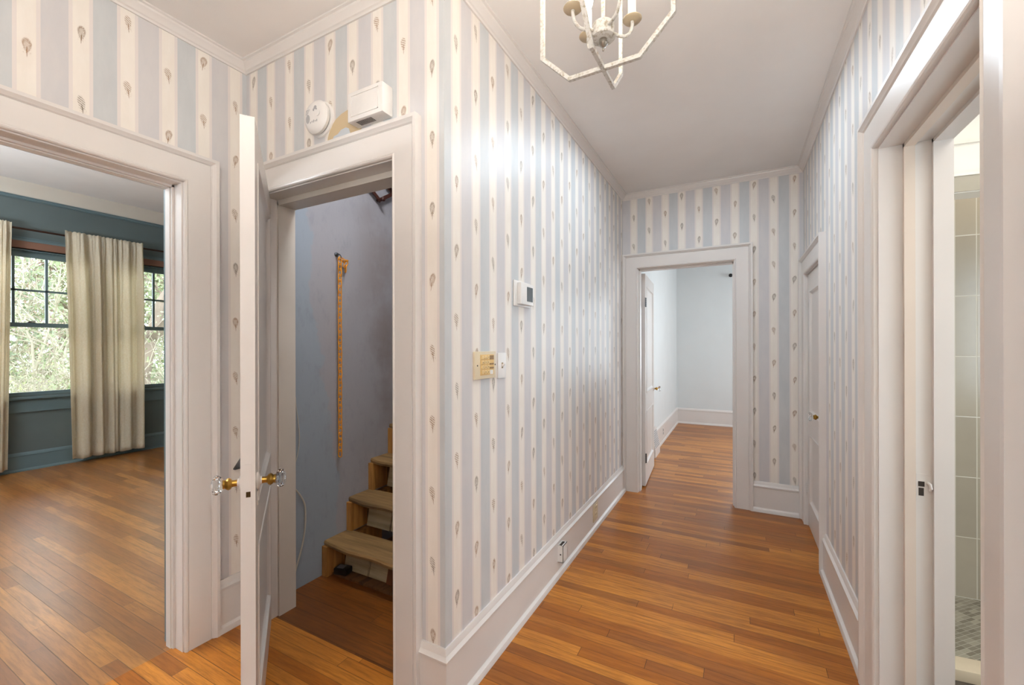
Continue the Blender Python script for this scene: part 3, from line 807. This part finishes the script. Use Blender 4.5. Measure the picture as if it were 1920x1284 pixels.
kp = thing('alarm_keypad', 'yellowed alarm keypad with rows of square keys beside the light switch', 'keypad', (XC, 1.545, 1.28))
M_yel = plain('yellowed_plastic', srgb(222, 206, 176), .45); M_key = plain('amber_keys', srgb(226, 188, 124), .45)
MB().box(XC, 1.462, 1.222, XC + .012, 1.630, 1.338, bev=.003).build('faceplate', M_yel, kp, 30)
MB().box(XC + .012, 1.500, 1.238, XC + .0135, 1.610, 1.325).build('key_field', M_key, kp)
m = MB(); m2 = MB()
for r_ in range(4):
    for c_ in range(3): m.box(XC + .0135, 1.505 + c_ * .0225, 1.306 - r_ * .0205, XC + .017, 1.524 + c_ * .0225, 1.320 - r_ * .0205, bev=.0012)
m.build('keys', plain('tan_keys', srgb(232, 200, 142), .4), kp, 30)
for z0, z1 in ((1.303, 1.321), (1.281, 1.288), (1.264, 1.271)): m2.box(XC + .0135, 1.574, z0, XC + .016, 1.606, z1, bev=.001)
m2.build('function_keys', plain('brown_keys', srgb(150, 118, 78), .4), kp)
MB().box(XC + .0135, 1.576, 1.240, XC + .0155, 1.600, 1.258).build('white_key', M_plastic, kp)
def glyph_mesh(items, name, mat, parent):
    """characters as one mesh: items = (text, size, matrix)."""
    m = MB(); dg = None
    for body, size, M in items:
        cu = bpy.data.curves.new(name, 'FONT'); cu.body = body; cu.size = size; cu.extrude = .0001; cu.align_x = 'CENTER'
        t = bpy.data.objects.new(name, cu); COL.objects.link(t); bpy.context.view_layer.update()
        dg = bpy.context.evaluated_depsgraph_get(); me = bpy.data.meshes.new_from_object(t.evaluated_get(dg))
        m.add([M @ v.co for v in me.vertices], [list(p.vertices) for p in me.polygons])
        bpy.data.objects.remove(t); bpy.data.curves.remove(cu); bpy.data.meshes.remove(me)
    return m.build(name, mat, parent)
items = []
for r_, row in enumerate(('123', '456', '789', '*0#')):
    for c_, chh in enumerate(row):
        items.append((chh, .010, Matrix(((0, 0, 1, XC + .0172), (1, 0, 0, 1.5145 + c_ * .0225), (0, 1, 0, 1.3095 - r_ * .0205), (0, 0, 0, 1)))))
glyph_mesh(items, 'lettering', M_dark, kp)
for y in (1.478, 1.622): MB().lathe([(0, 0), (.0035, 0), (.0035, .001), (0, .001)], Matrix.Translation((XC + .012, y, 1.280)) @ Matrix.Rotation(R(90), 4, 'Y'), 10).build('screw', M_dark, kp)

sw = thing('light_switch', 'white toggle light switch beside the yellowed keypad', 'light switch', (XC, 1.695, 1.272))
MB().box(XC, 1.660, 1.214, XC + .007, 1.733, 1.330, bev=.003).build('wall_plate', M_plastic, sw, 30)
MB().box(XC + .007, 1.690, 1.260, XC + .0078, 1.703, 1.286).build('toggle_slot', plain('brass_slot', srgb(150, 128, 88), .5), sw)
MB().strips([[(XC + .007, y, 1.266), (XC + .007, y, 1.278), (XC + .020, y, 1.284), (XC + .021, y, 1.277)] for y in (1.692, 1.701)]).build('toggle', M_plastic, sw)

jk = thing('phone_jack', 'small white surface box on the corridor baseboard, open at its top', 'phone jack', (XC + .017, 2.38, .14))
MB().box(XC + .017, 2.345, .085, XC + .050, 2.348, .185).box(XC + .017, 2.412, .085, XC + .050, 2.415, .185).box(XC + .047, 2.345, .085, XC + .050, 2.415, .185)\
    .box(XC + .017, 2.345, .085, XC + .050, 2.415, .088).box(XC + .017, 2.345, .182, XC + .022, 2.415, .185).box(XC + .040, 2.345, .182, XC + .050, 2.415, .185).build('cover', M_plastic, jk)
MB().box(XC + .022, 2.348, .178, XC + .040, 2.412, .181).build('inside', M_dark, jk); MB().box(XC + .030, 2.3442, .128, XC + .038, 2.345, .136).build('socket', M_dark, jk)
ol = thing('wall_outlet', 'cream power outlet set into the corridor baseboard near its far end', 'outlet', (XC + .017, 3.09, .125))
MB().box(XC + .017, 3.035, .062, XC + .021, 3.150, .190, bev=.0015).build('cover_plate', M_yel, ol, 30)
for z in (.092, .142): MB().box(XC + .021, 3.068, z, XC + .0235, 3.115, z + .032, bev=.003).build('socket', M_yel, ol, 30)
m = MB()
for z in (.092, .142):
    for y in (3.080, 3.100): MB().box(XC + .0235, y, z + .012, XC + .0238, y + .003, z + .024).build('slot', M_dark, ol)
bk = MB().strips([[(x, 1.203, .762), (x, 1.262, .762), (x, 1.262, .842)] for x in (XA, XA + .012)]).box(XA, 1.203, .758, XA + .016, 1.262, .763).build('wall_bracket', M_steel)
tag(bk, 'small grey triangular metal bracket on the wallpaper strip behind the open closet door', 'bracket')

# ------------------------------------------------------------------ lantern
k_ = .85
LX, LY = -.361, 1.282
S_, C_ = math.sin(R(27.91)), math.cos(R(27.91))
def cam2w(r, d): return (r * C_ - d * S_, r * S_ + d * C_)
ux = Vector(cam2w(-.871, .49)).normalized(); uy = Vector((-ux.y, ux.x))
LN = thing('lantern_chandelier', 'distressed white open cage lantern with candle lights hanging from the corridor ceiling', 'ceiling light', (LX, LY, CEIL))
zb, zc, zt1, zt2 = 2.21, 2.304, 2.56, 2.65
rb, rw = .1286 * k_, .2395 * k_
def bar(m, pts, r):
    # square bar along each straight run, mitred by plain overlap
    P_ = [Vector(p) for p in pts]
    n = len(P_); rings = []
    c0 = Vector((LX, LY, (zb + zt2) / 2))
    pl = (P_[1] - P_[0]).cross(P_[2] - P_[1]).normalized()
    for i in range(n + 1):
        p = P_[i % n]; d0 = (p - P_[(i - 1) % n]).normalized(); d1 = (P_[(i + 1) % n] - p).normalized()
        o0 = d0.cross(pl); o1 = d1.cross(pl); b = (o0 + o1).normalized(); b = b / max(.3, b.dot(o0))
        rings.append([p + b * r + pl * r, p - b * r + pl * r, p - b * r - pl * r, p + b * r - pl * r])
    m.strips(rings, True, False)
LR = .0062
for u_ in (ux, uy):
    m = MB()
    q = lambda s, z: (LX + u_.x * s, LY + u_.y * s, z)
    bar(m, [q(-rb, zb), q(rb, zb), q(rw, zc), q(rw, zt1), q(rb, zt2), q(-rb, zt2), q(-rw, zt1), q(-rw, zc)], LR)
    m.build('cage_loop', M_dist, LN)
    LR -= .0004
ML = Matrix.Translation((LX, LY, 0))
MB().lathe([(0, zt2), (.008, zt2), (.008, CEIL - .03), (.012, CEIL - .028), (.055, CEIL - .02), (.062, CEIL - .004), (.062, CEIL), (0, CEIL)], ML, 24).build('ceiling_canopy', M_dist, LN, 40)
MB().lathe([(0, 2.34), (.006, 2.34), (.006, zt2), (0, zt2)], ML, 12).build('stem', M_dist, LN, 40)
MB().lathe([(0, 2.298), (.028, 2.298), (.036, 2.301), (.037, 2.305), (.034, 2.308), (.034, 2.340), (.028, 2.346), (0, 2.348)], ML, 28).build('hub', M_dist, LN, 40)
MB().lathe([(0, 2.262), (.003, 2.263), (.004, 2.268), (.002, 2.272), (.009, 2.277), (.014, 2.284), (.013, 2.291), (.008, 2.294), (.012, 2.297), (.012, 2.299), (0, 2.299)], ML, 20).build('finial', plain('antique_silver', srgb(170, 164, 154), .3, Metallic=.9), LN, 40)
M_bulb = emit('lit_candle_bulb', (1.0, .88, .74), 62)
M_dcup = paint('antique_tan_metal', srgb(196, 178, 148), .5, .15, 90, .2)
M_slv = plain('candle_sleeve', srgb(245, 240, 230), .4)
arm_dirs = [cam2w(-.95, -.22), cam2w(.95, .22), cam2w(-.30, .96), cam2w(.30, -.96)]
CUPZ = 2.372; RC = .098
for dx, dy in arm_dirs:
    l = math.hypot(dx, dy); dx /= l; dy /= l
    a = smooth_pts([(.034, 2.322), (.055, 2.318), (.078, 2.322), (.093, 2.338), (RC, 2.358), (RC, 2.372)], 4)
    arm = MB().tube([(LX + dx * r, LY + dy * r, z) for r, z in a], .0052, 10).build('arm', M_dist, LN, True)
    T = Matrix.Translation((LX + dx * RC, LY + dy * RC, 0))
    MB().lathe([(0, CUPZ - .002), (.006, CUPZ - .002), (.026, CUPZ), (.029, CUPZ + .004), (.0285, CUPZ + .006), (.018, CUPZ + .004), (0, CUPZ + .004)], T, 28).build('drip_cup', M_dcup, arm, 50)
    MB().lathe([(0, CUPZ + .004), (.0125, CUPZ + .004), (.0125, CUPZ + .088), (0, CUPZ + .088)], T, 20).build('candle_sleeve', M_slv, arm, 40)
    MB().lathe([(0, CUPZ + .088), (.008, CUPZ + .09), (.014, CUPZ + .105), (.016, CUPZ + .118), (.012, CUPZ + .135), (.005, CUPZ + .15), (0, CUPZ + .156)], T, 16).build('bulb', M_bulb, arm, 60)

# ------------------------------------------------------------------ bathroom
structure(MB().box(.53, .2, -.05, 2.4, 3.4, 0).build('floor_bath', M_bfloor))
structure(MB().box(.60, .2, 2.50, 2.4, 3.4, 2.6).build('ceiling_bath', M_bath))
wall('wall_bath_right', 'Y', 2.3, 2.4, .2, 3.4, 0, 2.5, M_bath)
wall('wall_bath_near', 'X', .1, .2, .53, 2.4, 0, 2.5, M_bath)
rt = Matrix.Translation((.60, 3.09, 0)) @ Matrix.Rotation(R(4), 4, 'Z')
def xf(m, M):
    m.v = [tuple(M @ Vector(p)) for p in m.v]; return m
o = MB().box(0, 0, 0, 1.8, .08, 2.5).build('wall_shower_back', M_tile); o.matrix_world = rt; structure(o)
sh = thing('shower_curb', 'cream stone curb across the tiled shower entry', 'shower curb', (.9, 2.42, 0))
M6 = Matrix.Translation((.60, 2.345, 0)) @ Matrix.Rotation(R(6), 4, 'Z')
xf(MB().box(0, 0, 0, 1.69, .10, .048, bev=.006), M6).build('curb_stone', M_curb, sh, 30)
o = xf(MB().box(.0, .1, 0, 1.7, .78, .018), M6).build('floor_shower', M_herr); structure(o)
hd = MB(); xf(hd.box(0, 0, 1.975, 1.7, .10, 2.5), M6)
o = hd.build('wall_shower_header', M_bath); structure(o)
o = xf(MB().box(0, -.008, 1.978, 1.7, .10, 2.040), M6).build('trim_5', tile_mat()); structure(o)
o = xf(MB().box(0, -.014, 2.040, 1.7, 0, 2.052).box(0, -.012, 2.17, 1.7, 0, 2.175), M6).build('trim_6', M_bath); structure(o)
shd = thing('shower_head', 'small chrome shower head peeking past the bathroom door jamb', 'shower head', (.72, 2.52, 1.98))
MB().lathe([(0, 0), (.026, .0), (.030, .006), (.014, .03), (.008, .045), (0, .045)], Matrix.Translation((.722, 2.335, 1.995)) @ Matrix.Rotation(R(20), 4, 'Y'), 20).build('head', M_steel, shd, 50)
MB().tube([(.718, 2.335, 2.03), (.70, 2.335, 2.05), (.655, 2.335, 2.055), (.601, 2.335, 2.052)], .008, 10).build('arm', M_steel, shd, True)

# ------------------------------------------------------------------ garden outside the blue room
M_lawn = paint('spring_lawn', srgb(150, 152, 110), .9, .12, 10, .4)
o = MB().box(-60, -40, -1.1, XW - .6, 40, -1.0).build('lawn', M_lawn); structure(o)
M_bark = paint('grey_bark', srgb(138, 122, 106), .9, .15, 30, .5)
M_twig = paint('pale_twig', srgb(176, 166, 146), .9, .1, 30, .3)
M_leaf = [paint('young_leaf_%s' % n, c_, .7, .12) for n, c_ in (('yellow', srgb(196, 196, 146)), ('green', srgb(162, 172, 130)), ('pink', srgb(206, 176, 164)), ('dark', srgb(132, 142, 112)))]
def branch(m, rnd, p, d, L, r, depth, tips):
    pts = [p]; n = 4
    for i in range(n):
        d = (d + Vector((rnd.gauss(0, .16), rnd.gauss(0, .16), rnd.gauss(.03, .12)))).normalized()
        if pts[-1].x > -8.3: d.x = -abs(d.x) - .25
        if pts[-1].z < -.7: d.z = abs(d.z) + .1
        d.normalize(); pts.append(pts[-1] + d * L / n)
    m.tube(pts, [r * (1 - .12 * i) for i in range(n + 1)], 5)
    tips.append((pts[-1], d)); tips.append((pts[2], d))
    if depth > 0:
        for _ in range(3 if depth > 1 else 3):
            q = pts[rnd.randint(1, n)]
            e = (d + Vector((rnd.gauss(0, .6), rnd.gauss(0, .6), rnd.gauss(.15, .4)))).normalized()
            branch(m, rnd, q, e, L * .68, r * .55, depth - 1, tips)
def plant(name, label, cat, x, y, h, stems, leafmat, nleaf, seed, spread=.35, grp=None, zb_=-1.0, r0=None, depth=4, crown=None, leaf=.05):
    rnd = random.Random(seed); t = thing(name, label, cat, (x, y, zb_), 0, grp)
    m = MB(); tips = []
    for _ in range(stems):
        branch(m, rnd, Vector((x + rnd.gauss(0, .1), y + rnd.gauss(0, .1), zb_ - .05)), Vector((rnd.gauss(0, spread), rnd.gauss(0, spread), 1)).normalized(), h * .45, r0 or h * .012, depth, tips)
    m.build('branches' if stems > 1 else 'trunk', M_twig if stems > 1 else M_bark, t, fixn=False)
    f = MB()
    for _ in range(nleaf):
        p, d = tips[rnd.randrange(len(tips))]
        q = p + Vector((rnd.gauss(0, .16), rnd.gauss(0, .16), rnd.gauss(0, .16))) * h * .25
        if q.x > -7.8: continue
        a = Vector((rnd.gauss(0, 1), rnd.gauss(0, 1), rnd.gauss(0, 1))).normalized() * leaf * rnd.uniform(.6, 1.4); b = a.cross(Vector((rnd.gauss(0, 1), rnd.gauss(0, 1), rnd.gauss(0, 1)))).normalized() * leaf * .45
        f.add([q - a, q - b, q + a, q + b], [(0, 1, 2, 3)])
    f.build('foliage', leafmat, t, fixn=False)
    return t
G = 'shrubs and trees outside the blue room'
for i, (x, y, h, s_, lm_, nl, lab) in enumerate((
    (-9.3, 1.9, 2.5, 9, 0, 1100, 'twiggy shrub with young yellow leaves, close to the window left of the curtain'),
    (-9.8, 2.9, 2.4, 9, 0, 1000, 'bare-stemmed pale shrub low in the left window, behind the yellow-leaved one'),
    (-9.5, 3.9, 1.9, 8, 2, 900, 'low shrub with pinkish buds in the window beside the doorway casing'),
    (-12.5, 3.2, 4.2, 7, 1, 2600, 'green shrub rising behind the front shrubs in the left window'),
    (-12.0, 5.6, 3.6, 7, 1, 2200, 'green shrub behind the tree trunk in the window by the casing'),
    (-15.5, 3.0, 5.0, 7, 3, 3200, 'dark green shrub far back in the left window'),
    (-15.0, 6.6, 4.6, 7, 3, 3000, 'dark green shrub far back in the window by the casing'))):
    plant('garden_shrub', lab, 'shrub', x, y, h, s_, M_leaf[lm_], nl, 20 + i, grp=G, depth=4, leaf=.022 + .005 * (abs(x) - 9))
for i, (x, y, h, lm_, nl, lab, r0) in enumerate((
    (-11.2, 4.55, 8.0, 1, 1500, 'thick pale tree trunk with spreading limbs in the window by the casing', .20),
    (-19.0, 4.2, 11.0, 2, 6000, 'tall tree with pinkish spring buds in the left window', .20),
    (-20.0, 6.5, 12.0, 1, 6000, 'tall leafy green tree behind the pink-budded tree', .20),
    (-20.0, 9.3, 12.0, 0, 6000, 'tall yellow-green tree at the back of the window by the casing', .20))):
    plant('garden_tree', lab, 'tree', x, y, h, 1, M_leaf[lm_], nl, 50 + i, .08, grp=G, r0=r0, depth=4, leaf=.09 if x < -15 else .06)
rnd = random.Random(99); f = MB()
for _ in range(9000):
    q = Vector((-26 + rnd.gauss(0, 1.0), rnd.uniform(-4, 24), -1 + abs(rnd.gauss(0, 2.6))))
    a = Vector((rnd.gauss(0, 1), rnd.gauss(0, 1), rnd.gauss(0, 1))).normalized() * rnd.uniform(.08, .2); b = a.cross(Vector((rnd.gauss(0, 1), rnd.gauss(0, 1), rnd.gauss(0, 1)))).normalized() * .1
    f.add([q - a, q - b, q + a, q + b], [(0, 1, 2, 3)])
o = f.build('undergrowth', M_leaf[1], fixn=False); tag(o, 'hazy woodland undergrowth along the back of the garden', 'foliage', None, 'stuff')

# ------------------------------------------------------------------ light
w = bpy.data.worlds.new('World'); SC.world = w; w.use_nodes = True
bg = w.node_tree.nodes['Background']; bg.inputs[0].default_value = (.84, .92, 1.0, 1); bg.inputs[1].default_value = 7.5
def area(name, loc, rot, sx, sy, power, col=(1, 1, 1), portal=False, spread=None):
    l = bpy.data.lights.new(name, 'AREA'); l.shape = 'RECTANGLE'; l.size = sx; l.size_y = sy; l.energy = power; l.color = col
    if portal: l.cycles.is_portal = True
    if spread: l.spread = spread
    o = bpy.data.objects.new(name, l); COL.objects.link(o); o.location = loc; o.rotation_euler = rot
    return o
for y0, y1 in (W1, W2):
    area('portal_dining', (XW - .16, (y0 + y1) / 2, 1.63), (0, R(-90), 0), 1.6, .86, 1, portal=True)
area('portal_bedroom', (.62, 8.18, 1.52), (R(-90), 0, 0), 1.0, 1.55, 1, portal=True)
COOL = (.86, .93, 1.0); WARM = (1.0, .90, .78); NEUT = (1.0, .965, .93)
# unseen area lights added as fill
area('hall_rear_fill', (.0, YK + .08, 1.5), (R(90), 0, R(-14)), .9, 2.1, 24, (.72, .87, 1.0))  # added frontal fill before the solid back wall
area('hall_up_fill', (.05, -.42, 1.72), (R(180), 0, 0), .5, .5, 67, (1.0, .975, .915))  # added fill behind the camera, aimed up to brighten the hall ceiling
area('corridor_top_fill', (-.25, 2.7, CEIL - .03), (0, 0, 0), .7, .7, 15, (.74, .88, 1.0))  # added fill under the bare corridor ceiling
area('dining_top_fill', (-4.6, -.6, 3.12), (0, 0, 0), 1.2, 1.2, 40, (.88, .95, 1.0))  # added downward fill in the unseen part of the dining room
area('dining_up_fill', (-4.3, -1.1, 1.7), (R(180), 0, 0), 1.2, 1.2, 350, (.86, .93, 1.0))  # added upward fill for the dining ceiling and walls, out of view
area('bedroom_side_fill', (2.5, 6.2, 1.7), (0, R(90), 0), 1.6, 1.6, 66, COOL)  # area light by the windowless right wall, adds cool light
area('bedroom_top_fill', (.9, 6.2, CEIL - .03), (0, 0, 0), 1.0, 1.0, 12, (1, .98, .96))  # added overhead fill, no fixture modelled
area('bath_top_fill', (1.2, 1.5, 2.47), (0, 0, 0), .8, .8, 8, (1.0, .95, .88))  # added warm overhead fill without a fixture
area('bath_side_fill', (2.25, 1.35, 1.5), (0, R(90), 0), 1.1, 1.0, 34, (.74, .88, 1.0))  # added to brighten the corridor wall through the doorway; no window here
area('shower_top_fill', (1.2, 2.85, 2.46), (0, 0, 0), .4, .3, 3, (1.0, .95, .86))  # small added fill over the shower tiles
area('stair_top_fill', (-1.6, 3.3, 4.5), (0, 0, 0), .6, .6, 5, (.9, .94, 1.0))  # added fill at the top of the closed stairwell
area('closet_fill', (-1.40, 1.58, 3.0), (0, R(-10), 0), .4, .4, 25, (.97, .98, 1.0))  # unseen area light added to brighten the closet walls

# ------------------------------------------------------------------ camera
cd = bpy.data.cameras.new('camera'); cam = bpy.data.objects.new('camera', cd); COL.objects.link(cam)
cd.sensor_width = 36; cd.lens = 797.4 / 1920 * 36; cd.shift_y = 7 / 1920; cd.clip_start = .02; cd.clip_end = 300
cam.matrix_world = Matrix.Translation((0, 0, 1.36)) @ Matrix.Rotation(R(27.91), 4, 'Z') @ Matrix.Rotation(R(90), 4, 'X') @ Matrix.Rotation(R(-.126), 4, 'Z')
SC.camera = cam
SC.view_settings.view_transform = 'Standard'; SC.view_settings.look = 'None'; SC.view_settings.gamma = 1
SC.view_settings.exposure = 0.0; SC.view_settings.use_curve_mapping = False
